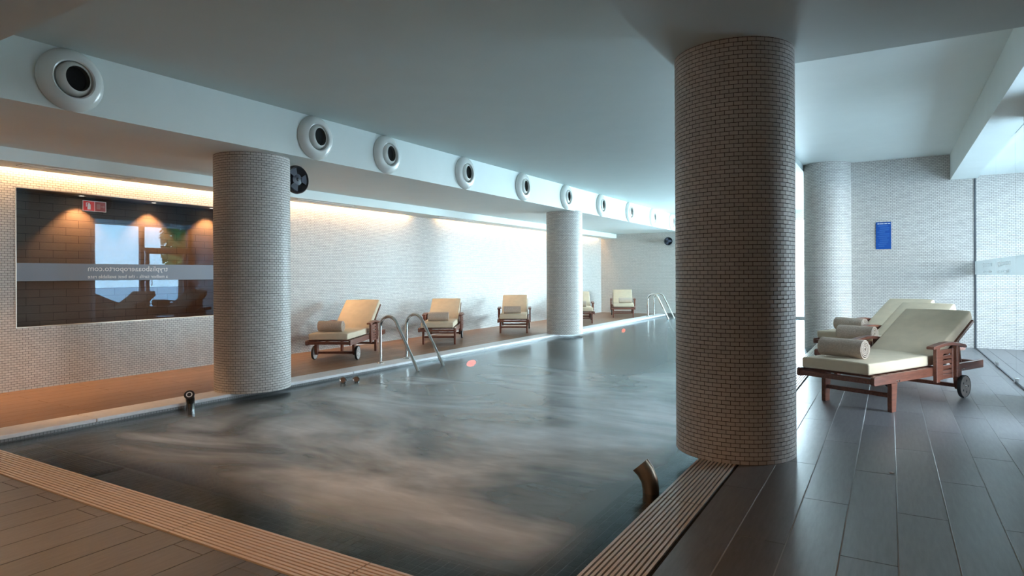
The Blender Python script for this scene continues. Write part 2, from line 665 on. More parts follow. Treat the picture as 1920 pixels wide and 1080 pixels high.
def tiled_column(name, x, y, r, z0, z1, label, singles=0):
    col = MB().lathe([(r, z0), (r, z1)], seg=64, cap0=True, cap1=True).build(name, M['grout'], smooth=40, loc=(x, y, 0))
    tag(col, label, 'column', kind='structure')
    n = round(2 * PI * r / TW)
    da = 2 * PI / n
    rows = math.ceil((z1 - z0) / TH)
    i, j = np.meshgrid(np.arange(rows), np.arange(n), indexing='ij')
    a0 = ((j + (i % 2) * 0.5) * da).ravel()
    zz = (z0 + i * TH + JT / 2).ravel()
    aw = da - JT / r
    d2 = np.hypot(-x, -y)
    face = math.atan2(-y, -x)
    sel = np.zeros(len(a0), bool)
    if singles:
        ang = np.abs((a0 + aw / 2 - face + PI) % (2 * PI) - PI)
        key = ang * r * 1.4 + np.abs(zz - 0.95) * 0.9
        sel[np.argsort(key)[:singles]] = True
    fn = lambda u, v, w: np.stack([(r + w) * np.cos(u), (r + w) * np.sin(u), v], -1)
    if singles:
        z = np.zeros(1)
        V, Fc = tile_boxes(z - aw / 2, z + aw / 2, z, z + TH - JT, fn)
        me = raw_mesh('tile', V, Fc, M['tile'])
        for k in np.nonzero(sel)[0]:
            o = place('tile', me, col, (0, 0, zz[k]))
            o.rotation_euler = (0, 0, a0[k] + aw / 2)
    q = ~sel
    V, Fc = tile_boxes(a0[q], a0[q] + aw, zz[q], zz[q] + TH - JT, fn)
    o = place('tile_cladding', raw_mesh('tile_cladding', V, Fc, M['tile'], tints(int(q.sum()))), col)
    o['kind'] = 'stuff'
    return col


# ================================================================== STRUCTURE
# ---- near and right deck
fl = MB().box((-8.2, -1.2, -0.30), (XC1, 1.655, -0.012)).box((XC1, -1.2, -0.30), (XG, 1.655, -0.012))
fl.box((-0.79, 1.655, -0.30), (XFAC, YS, -0.012)).box((XG, -1.2, -0.30), (XFAC, 1.655, -0.012)).box((-0.79, YS, -0.30), (1.46, YF, -0.012))
floor = struct('floor', fl, M['joint_dark'], 'grey wood-look plank deck around the near and right pool edge', 'floor')
PW, PL, PJ = 0.206, 1.31, 0.004
jl = MB()
for k in range(-3, 7):
    if -0.78 < -0.178 + k * PW - PJ < XG:
        jl.box((-0.178 + k * PW - PJ + .0003, 0.6, -0.0125), (-0.178 + k * PW - .0003, YS, -0.0012))
jl = jl.build('joint_lines', M['joint'], floor)
jl['kind'] = 'stuff'
plank_me = MB().box((0, 0, -0.012), (PW - PJ, PL - 0.003, 0.0), bev=0.0012).build('plank', M['plank'])
pm = plank_me.data
bpy.data.objects.remove(plank_me)
rest_bm = MB()


def planks(x_from, x_to, y_from, y_to, base_x, base_y, me, parent, m, z, skip=None, rest=None):
    i0 = math.floor((x_from - base_x) / PW)
    i1 = math.ceil((x_to - base_x) / PW)
    for i in range(i0, i1):
        x0 = base_x + i * PW
        ph = base_y + (0.655 if i % 2 else 0.0)
        j0 = math.floor((y_from - ph) / PL)
        j1 = math.ceil((y_to - ph) / PL)
        for j in range(j0, j1):
            y0 = ph + j * PL
            xa, xb, ya, yb = max(x0, x_from), min(x0 + PW - PJ, x_to), max(y0, y_from), min(y0 + PL - 0.003, y_to)
            if xb - xa < 0.01 or yb - ya < 0.01:
                continue
            whole = abs(xb - xa - (PW - PJ)) < 1e-4 and abs(yb - ya - (PL - .003)) < 1e-4
            if rest is not None and skip(xa, ya):
                rest.box((xa, ya, z - 0.012), (xb, yb, z))
            elif whole:
                place('plank', me, parent, (x0, y0, z))
            else:
                MB().box((xa, ya, z - 0.012), (xb, yb, z), bev=0.001).build('plank', m, parent)


planks(-0.785, XG, 1.66, YS, -0.178, 2.91, pm, floor, M['plank'], 0.0)
planks(-6.3, -0.785, 0.55, 1.655, -0.178, 0.29, pm, floor, M['plank'], 0.0)
planks(-0.785, XG, 0.55, 1.655, -0.178, 0.29, pm, floor, M['plank'], 0.0)
planks(XG, XFAC, 6.0, YS, -0.178, 2.91, pm, floor, M['plank'], 0.0, skip=lambda x, y: True, rest=rest_bm)
ro = rest_bm.build('plank_field', M['plank'], floor)
ro['kind'] = 'stuff'

# ---- left deck
fl2 = struct('floor', MB().box((XW - .1, 1.66, -0.40), (XC0, YF, ZL - 0.012)), M['joint_dark'],
             'reddish brown plank deck along the left wall under the loungers', 'floor')
lp = MB().box((0, 0, -0.012), (PW - PJ, PL - 0.003, 0.0), bev=0.0012).build('plank', M['plank_left'])
lpm = lp.data
bpy.data.objects.remove(lp)
planks(XW, XC0 - .004, 1.7, YF, XC0 - .004 - 10 * PW, 2.3, lpm, fl2, M['plank_left'], ZL)

# ---- coping of white stones on the left edge
cop = MB().box((XC0, 1.66, -0.40), (XC1 - 0.01, YF, ZL - 0.03)).build('trim_1', M['coping_face'])
tag(cop, 'white stone coping along the left pool edge', 'trim', kind='structure')
ys = [1.66, 2.825, 5.83, 8.83, 11.83, 14.83, 17.83, YF]
for a, b in zip(ys, ys[1:]):
    MB().box((XC0, a + .003, ZL - 0.03), (XC1, b - .003, ZL + 0.002), bev=0.004).build('coping_stone', M['coping'], cop)

# ---- pool shell
sh = MB()
sh.box((XC1 - 0.012, 1.88, -1.5), (XC1 - 0.001, YF, ZW - 0.004))        # left side
sh.box((XC1 - .3, 1.86, -1.5), (-0.8, 1.872, -0.05))                     # near side
sh.box((-1.02, 1.87, -1.5), (-1.005, YF, -0.05))                         # right side
sh.box((XC1 - .1, 1.87, -1.55), (-1.0, YF, -1.5))                        # bottom
sh.box((XC1 - .1, YF - 0.02, -1.5), (-1.0, YF - 0.005, -0.02))           # far side
pool = struct('trim_2', sh, M['pool_tile'], 'dark mosaic tiled pool basin under the water', 'pool basin')
# shallow ledges with tiles that show through the calm water
ZLE = -0.16
lg = MB().box((XC1, 1.872, -1.5), (-1.02, 2.37, ZLE)).box((-1.36, 2.37, -1.5), (-1.02, YS, ZLE))
ledge = struct('trim_3', lg, M['ledge_grout'], 'shallow dark tiled ledge under water along near and right pool edge', 'pool ledge')


def square_tiles(x0, x1, y0, y1, p=0.052, j=0.004):
    a = np.arange(x0, x1 - p * .5, p)
    b = np.arange(y0, y1 - p * .5, p)
    A, B = [t.ravel() for t in np.meshgrid(a, b)]
    return A + j / 2, A + p - j / 2, B + j / 2, B + p - j / 2


parts = [square_tiles(XC1, -1.03, 1.875, 2.37), square_tiles(-1.36, -1.03, 2.372, YS)]
u0, u1, v0, v1 = [np.concatenate(t) for t in zip(*parts)]
V, Fc = tile_boxes(u0, u1, v0, v1, lambda u, v, w: np.stack([u, v, np.full_like(u, ZLE + w)], -1))
lt = place('ledge_tile_field', raw_mesh('ledge_tile_field', V, Fc, M['ledge_tile'], tints(len(u0))), ledge)
lt['kind'] = 'stuff'
MB().box((XC1, 2.355, ZLE), (-1.36, 2.385, ZLE + .004)).box((-1.375, 2.355, ZLE), (-1.345, YS, ZLE + .004)).build('ledge_nosing', M['coping_face'], ledge)

# ---- left wall with its tiles and the window opening
WY0, WY1, WZ0, WZ1 = 3.085, 5.75, 0.612, 2.115
wb = MB()
wb.box((XW - 0.12, 0.5, ZL - .1), (XW, WY0, 2.47)).box((XW - 0.12, WY1, ZL - .1), (XW, YF + .2, 2.47))
wb.box((XW - 0.12, WY0, ZL - .1), (XW, WY1, WZ0)).box((XW - 0.12, WY0, WZ1), (XW, WY1, 2.47))
wall_l = struct('wall_left', wb, M['grout_wall'], 'long wall of small cream mosaic tiles on the left', 'wall')
Y0W = 1.7
rects = running_bond(YF - Y0W, 2.47 - ZL, [(WY0 - Y0W, WY1 - Y0W, WZ0 - ZL, WZ1 - ZL)])
tiled_plane(wall_l, rects, lambda u, v, w: np.stack([np.full_like(u, XW + w), Y0W + u, ZL + v], -1),
            singles=300, key=lambda u, v: np.abs(u + Y0W - 3.0) * 1.5 + np.abs(v + ZL - 0.35) + np.where(u + Y0W < 2.86, 9, 0),
            single_axes=lambda u, v, w: np.stack([np.full_like(u, w), u, v], -1))

# ---- notice wall (transverse, right) continuing behind the glass
nb = MB().box((-0.62, YS, -0.1), (XG, YS + 0.2, ZR + .1)).box((XG, YS, -0.1), (XFAC + .2, YS + 0.2, 2.75))
wall_s = struct('wall_notice', nb, M['grout_wall'], 'cream mosaic tiled wall behind the right loungers', 'wall')
tiled_plane(wall_s, running_bond(XFAC + 0.56, ZR), lambda u, v, w: np.stack([-0.56 + u, np.full_like(u, YS - w), v], -1))
# ---- far wall, with the big window at its right
wf = MB().box((XW - .1, YF, -0.3), (-4.5, YF + 0.2, 3.0)).box((-4.5, YF, 2.62), (1.6, YF + .2, 3.0)).box((-4.5, YF, -.3), (1.6, YF + .2, -.03)).box((-.3, YF, -.3), (1.6, YF + .2, 3))
struct('wall_far', wf, M['tile_far'], 'far end wall of pale mosaic tiles', 'wall')
# ---- tiled wall beside the camera on the right, up to the glass
wr = MB().box((XG - 0.05, -1.2, -0.1), (XG + 0.12, 5.5, 2.7)).box((XG - 0.05, 6.4, -0.1), (XG + 0.12, 7.52, 2.7))
struct('wall_right', wr, M['tile_brown'], 'brown tiled wall along the right deck, seen only in the window pane', 'wall')
# wall on the alcove side (behind the far column), glazed
wa = MB().box((1.44, YS + .2, -0.1), (1.6, YF, 0.02)).box((1.44, YS + .2, 2.65), (1.6, YF, 3.0)).box((1.44, YS + .2, 0.02), (1.6, 16.25, 2.65))
struct('wall_alcove', wa, M['paint'], 'white wall strip over the alcove windows behind the far column', 'wall')
# back of the hall, behind the camera
bw = MB().box((-8.2, -1.4, -0.4), (XFAC + .2, -1.2, 3.1)).box((XW - .25, -1.2, -0.4), (XW - .12, 0.6, 3.1)).box((XFAC, -1.2, -0.1), (XFAC + .15, -.6, 2.75))
struct('wall_back', bw, M['tile_brown'], 'brown tiled wall behind the camera, out of view', 'wall')

# ---- ceilings
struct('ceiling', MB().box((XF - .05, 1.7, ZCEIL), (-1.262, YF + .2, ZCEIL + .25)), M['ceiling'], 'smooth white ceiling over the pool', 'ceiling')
struct('ceiling', MB().box((-1.26, 4.6, ZR), (0.86, YS + .1, ZR + .1)).box((-1.26, YS + .1, ZR), (1.6, YF + .2, ZR + .1)), M['paint'], 'pale ceiling between big column and notice wall', 'ceiling')  # lighter paint than the other ceilings: brighter light put into its colour
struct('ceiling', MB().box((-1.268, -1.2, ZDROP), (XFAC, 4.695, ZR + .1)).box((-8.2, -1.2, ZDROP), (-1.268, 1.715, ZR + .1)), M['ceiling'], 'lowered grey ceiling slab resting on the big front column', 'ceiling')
struct('ceiling', MB().box((0.815, 4.695, 2.60), (XG + .03, YS, ZR + .1)), M['paint'], 'white bulkhead beam above the glass partition', 'beam')
struct('ceiling', MB().box((XG + .03, 4.695, 2.64), (XFAC + .1, YS, ZR)), M['paint'], 'white lobby ceiling behind the glass partition', 'ceiling')
struct('ceiling', MB().box((XW, 1.7, ZSOF), (XF, YF, ZR)), M['paint'], 'white beam over the left deck carrying the round vents', 'beam')
struct('ceiling', MB().box((-7.86, 1.7, 2.297), (-7.42, YF, ZSOF + .01)), M['paint'], 'low white cove box along the top of the left wall', 'beam')

# ---- columns
tiled_column('tiled_column', -0.882, 4.342, 0.372, 0.0, ZDROP, 'thick front column of small tiles standing at the pool corner near the grate', singles=300)
tiled_column('tiled_column', -5.915, 4.463, 0.385, ZL, ZSOF, 'tiled column on the left coping beside the round black speaker', singles=300)
tiled_column('tiled_column', -5.746, 11.77, 0.368, ZL, ZSOF, 'tiled column on the left coping hiding part of a lounger')
tiled_column('tiled_column', -0.908, 12.0, 0.361, -0.15, ZR, 'tiled column at the end of the notice wall behind the right loungers')

# ---- water
wt = MB()
wt.box((XC1 - .002, 1.868, ZW - 0.0005), (-1.0, YF - .02, ZW))
water = wt.build('pool_water', M['water'])
for p_ in [water]:
    bmx = bmesh.new()
    bmx.from_mesh(water.data)
    bmesh.ops.delete(bmx, geom=[f for f in bmx.faces if f.normal.z < 0.9], context='FACES')
    bmx.to_mesh(water.data)
    bmx.free()
tag(water, 'dark pool water with pale swirls of whirlpool foam', 'water', kind='stuff')

# ================================================================== DRAIN GRATES
def grate(x0, y0, length, along_x, label):
    """one liftable segment, 11 slats wide, 0.235 m across"""
    e = empty('drain_grate', (x0, y0, 0))
    tag(e, label, 'drain grate', 'overflow grates around the pool')
    n, wid = 11, 0.236
    p = wid / n
    for k in range(n):
        a = 0.002 + k * p
        if along_x:
            b = ('h', length)
            me = slat_mesh(length - 0.006, True)
            o = place('slat', me, e, (0.003, a, 0))
        else:
            me = slat_mesh(length - 0.006, False)
            o = place('slat', me, e, (a, 0.003, 0))
    r = MB()
    for t in np.arange(0.06, length, 0.12):
        if along_x:
            r.box((t, 0, -0.034), (t + .008, wid, -0.022))
        else:
            r.box((0, t, -0.034), (wid, t + .008, -0.022))
    r.build('cross_ribs', M['slat'], e)
    return e


SL = {}


def slat_mesh(length, along_x):
    k = (round(length, 3), along_x)
    if k not in SL:
        b = MB()
        if along_x:
            b.prism([(0.0055, -0.024), (0.0085, -0.024), (0.0136, 0.0022), (0.0131, 0.0035), (0.0006, 0.0035), (0.0, 0.0022)], 0, length, axis=0)
        else:
            b.prism([(0.0055, -0.024), (0.0085, -0.024), (0.0136, 0.0022), (0.0131, 0.0035), (0.0006, 0.0035), (0.0, 0.0022)], 0, length, axis=1)
        o = b.build('slat', M['slat'])
        SL[k] = o.data
        bpy.data.objects.remove(o)
    return SL[k]


ch = MB().box((-6.3, 1.655, -0.10), (-0.79, 1.665, -0.008)).box((-6.3, 1.655, -0.11), (-1.03, 1.895, -0.05)).box((-1.035, 1.665, -0.11), (-0.79, YS, -0.05)).box((-0.80, 1.665, -0.1), (-0.79, YS, -0.008))
struct('trim_4', ch, M['channel'], 'dark overflow channel beneath the slatted grates', 'channel')
gx = [-6.29, -5.80, -4.80, -3.80, -2.80, -1.79, -1.04]
gl = ['left end piece of the near cream grate by the coping corner', 'near cream slatted grate beside the dark square in the water',
      'near cream slatted grate just right of the dark square', 'near cream slatted grate with glints of wet light on its slats',
      'near cream slatted grate at the bottom edge of the view', 'near cream slatted grate piece reaching the pool corner out of view']
for a, b, l in zip(gx, gx[1:], gl):
    grate(a, 1.66, b - a, True, l)
grate(-1.04, 1.66, 0.25, False, 'small corner piece where near and right grates meet, out of view')
gy = [1.91, 3.19, 4.19, 5.19, 6.19, 7.19, 8.19, 9.19, 10.19, 11.60]
gl = ['right cream slatted grate running out of the bottom of the view', 'right cream slatted grate ending under the thick front column',
      'first cream grate past the thick front column', 'second cream grate past the thick front column', 'third cream grate past the thick front column',
      'fourth cream grate past the thick front column', 'fifth cream grate past the thick front column', 'sixth cream grate past the thick front column',
      'last cream grate before the far right column']
for a, b, l in zip(gy, gy[1:], gl):
    grate(-1.032, a, b - a, False, l)

# dark slatted inlet in the near ledge
e = empty('inlet_grille', (-5.60, 2.13, -0.152))
tag(e, 'dark slatted inlet grille under the water in the near left ledge', 'grille')
MB().box((0, 0, -0.006), (1.11, 0.235, 0.0)).build('grille_bed', M['channel'], e)
for k in range(9):
    MB().box((0.01, 0.008 + k * 0.025, 0.0), (1.10, 0.024 + k * 0.025, 0.008)).build('slat', M['black'], e)

# ================================================================== VENTS
def vent_parts():
    R_ = Matrix.Rotation(PI / 2, 4, 'Y')
    e = empty('round_vent', (0, 0, 0))
    MB().lathe([(0.236, 0.0), (0.240, 0.012), (0.225, 0.040), (0.185, 0.066), (0.150, 0.072), (0.140, 0.066), (0.138, 0.010)], 48, R_).build('outer_ring', M['vent'], e, smooth=35)
    T = Matrix.Translation((0.012, 0.018, 0.012)) @ Matrix.Rotation(math.radians(10), 4, 'Z') @ R_
    MB().lathe([(0.134, 0.0), (0.132, 0.022), (0.120, 0.044), (0.101, 0.056), (0.096, 0.057), (0.094, 0.048)], 48, T).build('nozzle', M['vent'], e, smooth=35)
    MB().lathe([(0.0945, 0.052), (0.090, 0.018)], 32, T).build('nozzle_throat', M['vent_shade'], e, smooth=60)
    MB().lathe([(0.0001, 0.020), (0.0915, 0.020)], 32, T).build('duct_shade_disc', M['dark'], e)  # flat black disc stands for the shaded duct; the fascia has no hole
    return e


vy = [2.465, 4.885, 6.04, 7.74, 9.47, 11.17, 12.90, 14.66, 16.42, 18.15]
vl = ['largest white round jet vent at the upper left of the beam', 'white round vent just right of the left column top',
      'third white round vent counting from the upper left', 'fourth white round vent counting from the upper left',
      'white round vent midway along the beam, fifth from the upper left', 'white round vent right above the middle column',
      'seventh white round vent, first past the middle column', 'eighth vent, pale against the bright beam',
      'ninth vent, second last before the thick front column', 'last vent, half hidden by the thick front column']
v0_ = None
for y, l in zip(vy, vl):
    o = vent_parts() if v0_ is None else copy_tree(v0_)
    v0_ = v0_ or o
    o.location = (XF, y, 2.667)
    tag(o, l, 'vent', 'round vents on the white beam')

# slot diffusers under the cove box
for (a, b, l) in ((2.98, 4.10, 'long slot air diffuser above the tiled wall window'), (6.45, 7.60, 'slot air diffuser above the lounger right of left column'),
                  (9.88, 11.1, 'slot air diffuser where the warm wall light breaks off')):
    e = empty('slot_diffuser', (-7.65, a, 2.297))
    tag(e, l, 'diffuser', 'slot diffusers under the cove box')
    L_ = b - a
    MB().box((0, 0, -0.008), (0.020, L_, 0)).box((0.110, 0, -0.008), (0.13, L_, 0)).box((0, 0, -0.006), (0.13, 0.012, 0)).box((0, L_ - .012, -0.006), (0.13, L_, 0)).build('rim', M['vent'], e)
    MB().box((0.020, 0.012, -0.002), (0.110, L_ - .012, -0.001)).build('slot_shade_sheet', M['dark'], e)  # black sheet painted as the shade between the blades
    for k in range(2):
        MB().box((0.042 + k * .036, .012, -0.005), (0.050 + k * .036, L_ - .012, -0.001)).build('blade', M['vent'], e)

# warm light strips in the cove
for (a, b, l) in ((1.75, 9.45, 'warm cove light strip washing the near part of the left wall'), (10.35, 18.7, 'warm cove light strip washing the far part of the left wall')):
    e = empty('cove_light', (-7.87, a, 2.39))
    tag(e, l, 'light', 'warm cove lights along the left wall')
    MB().box((-0.052, 0, 0.0), (-0.012, b - a, 0.006)).build('light_strip', M['cove'] if a < 5 else M['cove_far'], e)
    MB().box((-0.056, 0, 0.006), (-0.008, b - a, 0.02)).build('strip_carrier', M['vent'], e)

# ================================================================== LEFT WINDOW
win = empty('window_1', (XW, WY0, WZ0))
tag(win, 'dark reflective interior window with a grey lettered band in left wall', 'window', kind='structure')
LY, LZ = WY1 - WY0, WZ1 - WZ0
MB().box((-0.10, 0, 0), (0.006, LY, 0.010)).box((-0.10, 0, LZ - .008), (0.006, LY, LZ)).box((-0.10, 0, 0.010), (0.006, 0.008, LZ - .008)).box((-0.10, LY - .008, 0.010), (0.006, LY, LZ - .008)).build('window_frame', M['trim'], win)
MB().box((-0.036, 0.008, 0.010), (-0.030, LY - .008, LZ - .008)).build('window_pane', M['pane'], win)
fb = MB().box((-0.0295, 0.008, 1.113 - WZ0), (-0.0285, LY - .008, 1.307 - WZ0)).build('frosted_band', M['film'], win)


def text_obj(name, body, m, parent, mtx, width, height_scale=1.0):
    c = bpy.data.curves.new(name, 'FONT')
    c.body = body
    c.size = 0.1
    c.extrude = 0.0004
    c.resolution_u = 2
    t = bpy.data.objects.new(name, c)
    C.objects.link(t)
    bpy.context.view_layer.update()
    w = max(v[0] for v in t.bound_box) - min(v[0] for v in t.bound_box)
    dg = bpy.context.evaluated_depsgraph_get()
    me = bpy.data.meshes.new_from_object(t.evaluated_get(dg))
    bpy.data.objects.remove(t)
    me.name = name
    s = width / w
    me.transform(Matrix.Diagonal((s, s * height_scale, 1, 1)))
    me.materials.clear()
    me.materials.append(m)
    o = place(name, me, parent)
    o.matrix_local = mtx
    return o


def axes(x, y, z, loc):
    return Matrix(((x[0], y[0], z[0], loc[0]), (x[1], y[1], z[1], loc[1]), (x[2], y[2], z[2], loc[2]), (0, 0, 0, 1)))


# lettering reads mirrored from the pool: local x runs to -Y
mx = lambda y, z: axes((0, -1, 0), (0, 0, 1), (-1, 0, 0), (0.0015, y, z))
T1, T2 = 'tryplisboaaeroporto.com', 'a melhor tarifa - the best available rate'
# (parts of the band, lettered in white)
text_obj('lettering', T1, M['white'], fb, mx(4.752 - WY0, 1.222 - WZ0) @ Matrix.Translation((0, 0, 0.029)), 0.946)
text_obj('lettering', T2, M['white'], fb, mx(4.752 - WY0, 1.137 - WZ0) @ Matrix.Translation((0, 0, 0.029)), 0.946)

# room behind the window
rb = MB()
rb.box((-9.35, 2.6, 0.2), (-9.25, 7.4, 2.35)).box((-9.25, 2.6, 2.22), (XW - .12, 7.4, 2.35)).box((-9.25, 2.5, 0.2), (XW - .12, 2.6, 2.35)).box((-9.25, 7.4, 0.2), (XW - .12, 7.5, 2.35)).box((-9.25, 2.6, .1), (XW - .12, 7.4, .2))
struct('wall_lobby', rb, M['tile_brown'], 'brown tiled room wall with warm light scallops behind the window pane', 'wall')
for y, l in ((4.27, 'small downlight behind window pane above the red sign'), (5.22, 'small downlight behind the middle of the window pane'), (6.12, 'small downlight behind window pane beside the left column')):
    e = empty('downlight', (-9.10, y, 2.22))
    tag(e, l, 'downlight', 'downlights behind the window pane')
    MB().lathe([(0.035, 0.0), (0.045, -0.006), (0.05, 0.0)], 20).build('rim', M['vent'], e)
    MB().lathe([(0.0001, -0.001), (0.034, -0.001)], 20).build('lens', M['spot'], e)
    lamp('downlight_lamp', 'SPOT', (0, 0, -0.02), 55, WARM, parent=e, spot_size=math.radians(95), spot_blend=0.5, shadow_soft_size=0.02)

# red fire extinguisher sign on the pane
e = empty('fire_sign', (XW - 0.029, 3.752, 1.917))
tag(e, 'red fire extinguisher sign with arrow at the top of the window pane', 'sign')
MB().box((0, 0, 0), (0.004, 0.254, 0.122)).build('sign_board', M['white'], e)
MB().box((0.004, 0.006, 0.006), (0.0045, 0.125, 0.116)).build('sign_panel', M['red'], e)
MB().box((0.004, 0.131, 0.006), (0.0045, 0.248, 0.116)).build('sign_panel', M['red_dim'], e)
MB().prism([(0.050, 0.020), (0.085, 0.020), (0.085, 0.075), (0.078, 0.086), (0.057, 0.086), (0.050, 0.075)], 0.0045, 0.005).box((0.0045, 0.060, 0.086), (0.005, 0.075, 0.098)).box((0.0045, 0.040, 0.090), (0.005, 0.075, 0.098)).box((0.0045, 0.034, 0.05), (0.005, 0.042, 0.098)).build('extinguisher_icon', M['white'], e)
MB().box((0.0045, 0.150, 0.030), (0.005, 0.190, 0.090)).box((0.0045, 0.195, 0.056), (0.005, 0.225, 0.066)).prism([(0.222, 0.044), (0.222, 0.078), (0.240, 0.061)], 0.0045, 0.005).build('arrow_icon', M['grey_print'], e)

# ================================================================== GLASS PARTITION
gp = empty('glass_partition', (XG, 7.54, 0))
tag(gp, 'frameless clear glass partition with a frosted band behind right loungers', 'glass partition')
gyj = [0.0, 0.82, 2.22, YS - 7.54 - 0.01]
for a, b in zip(gyj, gyj[1:]):
    pn = MB().box((-0.005, a + .003, 0.012), (0.005, b - .003, 2.60)).build('glass_pane', M['partition'], gp)
    bd = MB().box((-0.0065, a + .003, 1.125), (-0.0055, b - .003, 1.325)).build('frosted_band', M['film_clear'], pn)
for y in gyj[1:3]:
    MB().box((-0.018, y - .03, 0.0), (0.018, y + .03, 0.055), bev=0.003).build('floor_clamp', M['steel'], gp)
MB().box((-0.008, 0, 0.0), (0.008, gyj[-1], 0.012)).build('floor_channel', M['frame'], gp)
MB().box((-0.012, gyj[-1], 0.0), (0.012, gyj[-1] + .01, 2.60)).build('edge_profile', M['frame'], gp)
my = lambda y, z: axes((0, -1, 0), (0, 0, 1), (-1, 0, 0), (-0.0075, y, z))
for y in (2.05, 3.5):
    text_obj('lettering', T1, M['white'], gp, my(y, 1.235), 0.95)
    text_obj('lettering', T2, M['white'], gp, my(y, 1.150), 0.95)

# ================================================================== FACADE AND OUTSIDE
fa = empty('window_2', (XFAC, -0.6, 0))
tag(fa, 'grey framed lobby facade glazing reflected in the left window', 'window', kind='structure')
ly = YS + 0.6
for y in (0.0, 2.2, 4.4, 6.6, 8.8, 11.02, ly - .12):
    MB().box((-0.05, y, 0), (0.05, y + .12, 2.64)).build('mullion', M['frame'], fa)
MB().box((-0.05, 11.14, 1.93), (0.05, ly - .12, 2.02)).build('transom', M['frame'], fa)
MB().box((-0.05, .12, 0), (0.05, 11.02, 0.06)).build('bottom_rail', M['frame'], fa)
for a, b in ((.12, 2.2), (2.32, 4.4), (4.52, 6.6), (6.72, 8.8), (8.92, 11.02)):
    MB().box((-0.005, a, 0.06), (0.005, b, 2.64)).build('glass_pane', M['glass'], fa)
MB().box((-0.005, 11.14, 2.02), (0.005, ly - .12, 2.64)).build('glass_pane', M['glass'], fa)
dr = empty('door_1', (XFAC, 10.60, 0))
tag(dr, 'grey framed glass garden door reflected in the left window', 'door', kind='structure')
MB().box((-0.04, 0.0, 0), (0.04, 0.09, 1.93)).box((-0.04, 1.16, 0), (0.04, 1.25, 1.93)).box((-0.04, .09, 1.84), (0.04, 1.16, 1.93)).box((-0.04, .09, 0), (0.04, 1.16, .1)).build('door_frame', M['frame'], dr)
MB().box((-0.004, 0.09, 0.1), (0.004, 1.16, 1.84)).build('glass_pane', M['glass'], dr)
MB().tube([(-0.06, 0.13, 0.9), (-0.09, 0.13, 0.9), (-0.09, 0.13, 1.2), (-0.06, 0.13, 1.2)], 0.012).build('door_handle', M['steel'], dr)

sp_ = MB().prism([(8.0, 0), (10.35, 0), (10.35, 0.08), (8.0, 1.15)], 2.45, 2.57)
tag(sp_.build('stair_parapet', M['concrete']), 'dark sloping stair parapet in the lobby reflected in left window', 'parapet')

# windows at the far end
w3 = empty('window_3', (-4.5, YF, -0.03))
tag(w3, 'bright full-height window in the far wall behind the front column', 'window', kind='structure')
for x in (0.0, 1.4, 2.8, 4.12):
    MB().box((x, 0.02, 0), (x + .08, 0.10, 2.65)).build('mullion', M['vent'], w3)
for a, b in ((.08, 1.4), (1.48, 2.8), (2.88, 4.12)):
    MB().box((a, 0.05, 0.0), (b, 0.06, 2.65)).build('glass_pane', M['glass'], w3)
w4 = empty('window_4', (1.47, 16.25, 0.02))
tag(w4, 'bright alcove window hidden behind the far right column', 'window', kind='structure')
for y in (0.0, 1.28, 2.57):
    MB().box((0, y, 0), (.08, y + .08, 2.63)).build('mullion', M['vent'], w4)
for a, b in ((.08, 1.28), (1.36, 2.57)):
    MB().box((0.04, a, 0.0), (0.05, b, 2.63)).build('glass_pane', M['glass'], w4)

struct('ground', MB().box((XFAC + .05, -30, -0.35), (60, 60, -0.03)).box((-20, YF + .2, -0.35), (XFAC + .05, 26, -0.03)), M['paving'], 'pale paved terrace outside the lobby windows', 'terrace')
gd = MB().box((3.3, 12.9, -0.35), (6.4, 17.0, -0.022)).box((1.6, YS + .2, -0.35), (XFAC + .05, YF + .2, -0.05))
struct('ground', gd, M['lawn'], 'green lawn outside the lobby windows', 'lawn')


def tree(x, y, h, seed, label):
    e = empty('garden_tree', (x, y, -0.05))
    tag(e, label, 'tree', 'garden trees outside')
    MB().tube([(0, 0, 0), (.03, .02, h * .3), (0, .05, h * .6)], [0.12, .09, .05], 8).build('trunk', M['bark'], e)
    r = np.random.default_rng(seed)
    n = 2600
    d = r.normal(size=(n, 3))
    d /= np.linalg.norm(d, axis=1)[:, None]
    c = d * (r.random(n)[:, None] ** .4) * np.array([.8, .8, h * .36]) + np.array([0, 0, h * .62])
    a = r.normal(size=(n, 3)); a /= np.linalg.norm(a, axis=1)[:, None]
    b = np.cross(a, r.normal(size=(n, 3))); b /= np.linalg.norm(b, axis=1)[:, None]
    s = 0.11
    V = np.stack([c - a * s, c - b * s * .5, c + a * s, c + b * s * .5], 1).reshape(-1, 3)
    o = place('foliage', raw_mesh('foliage', V, np.arange(n * 4).reshape(-1, 4), M['leaf']), e)
    o['kind'] = 'stuff'


tree(10.6, 16.4, 4.4, 1, 'leafy green tree on the lawn, reflected beside the door')
tree(13.5, 23.0, 4.4, 2, 'second leafy tree farther out beyond the lawn')

# lobby downlights
for y, l in ((9.6, 'nearer of two tiny white downlights in the lobby ceiling'), (11.0, 'tiny white lobby downlight next to the notice wall')):
    e = empty('downlight', (1.75, y, 2.64))
    tag(e, l, 'downlight', 'lobby downlights')
    MB().lathe([(0.035, 0.0), (0.045, -0.006), (0.05, 0.0)], 20).build('rim', M['vent'], e)
    MB().lathe([(0.0001, -0.001), (0.034, -0.001)], 20).build('lens', M['spot'], e)

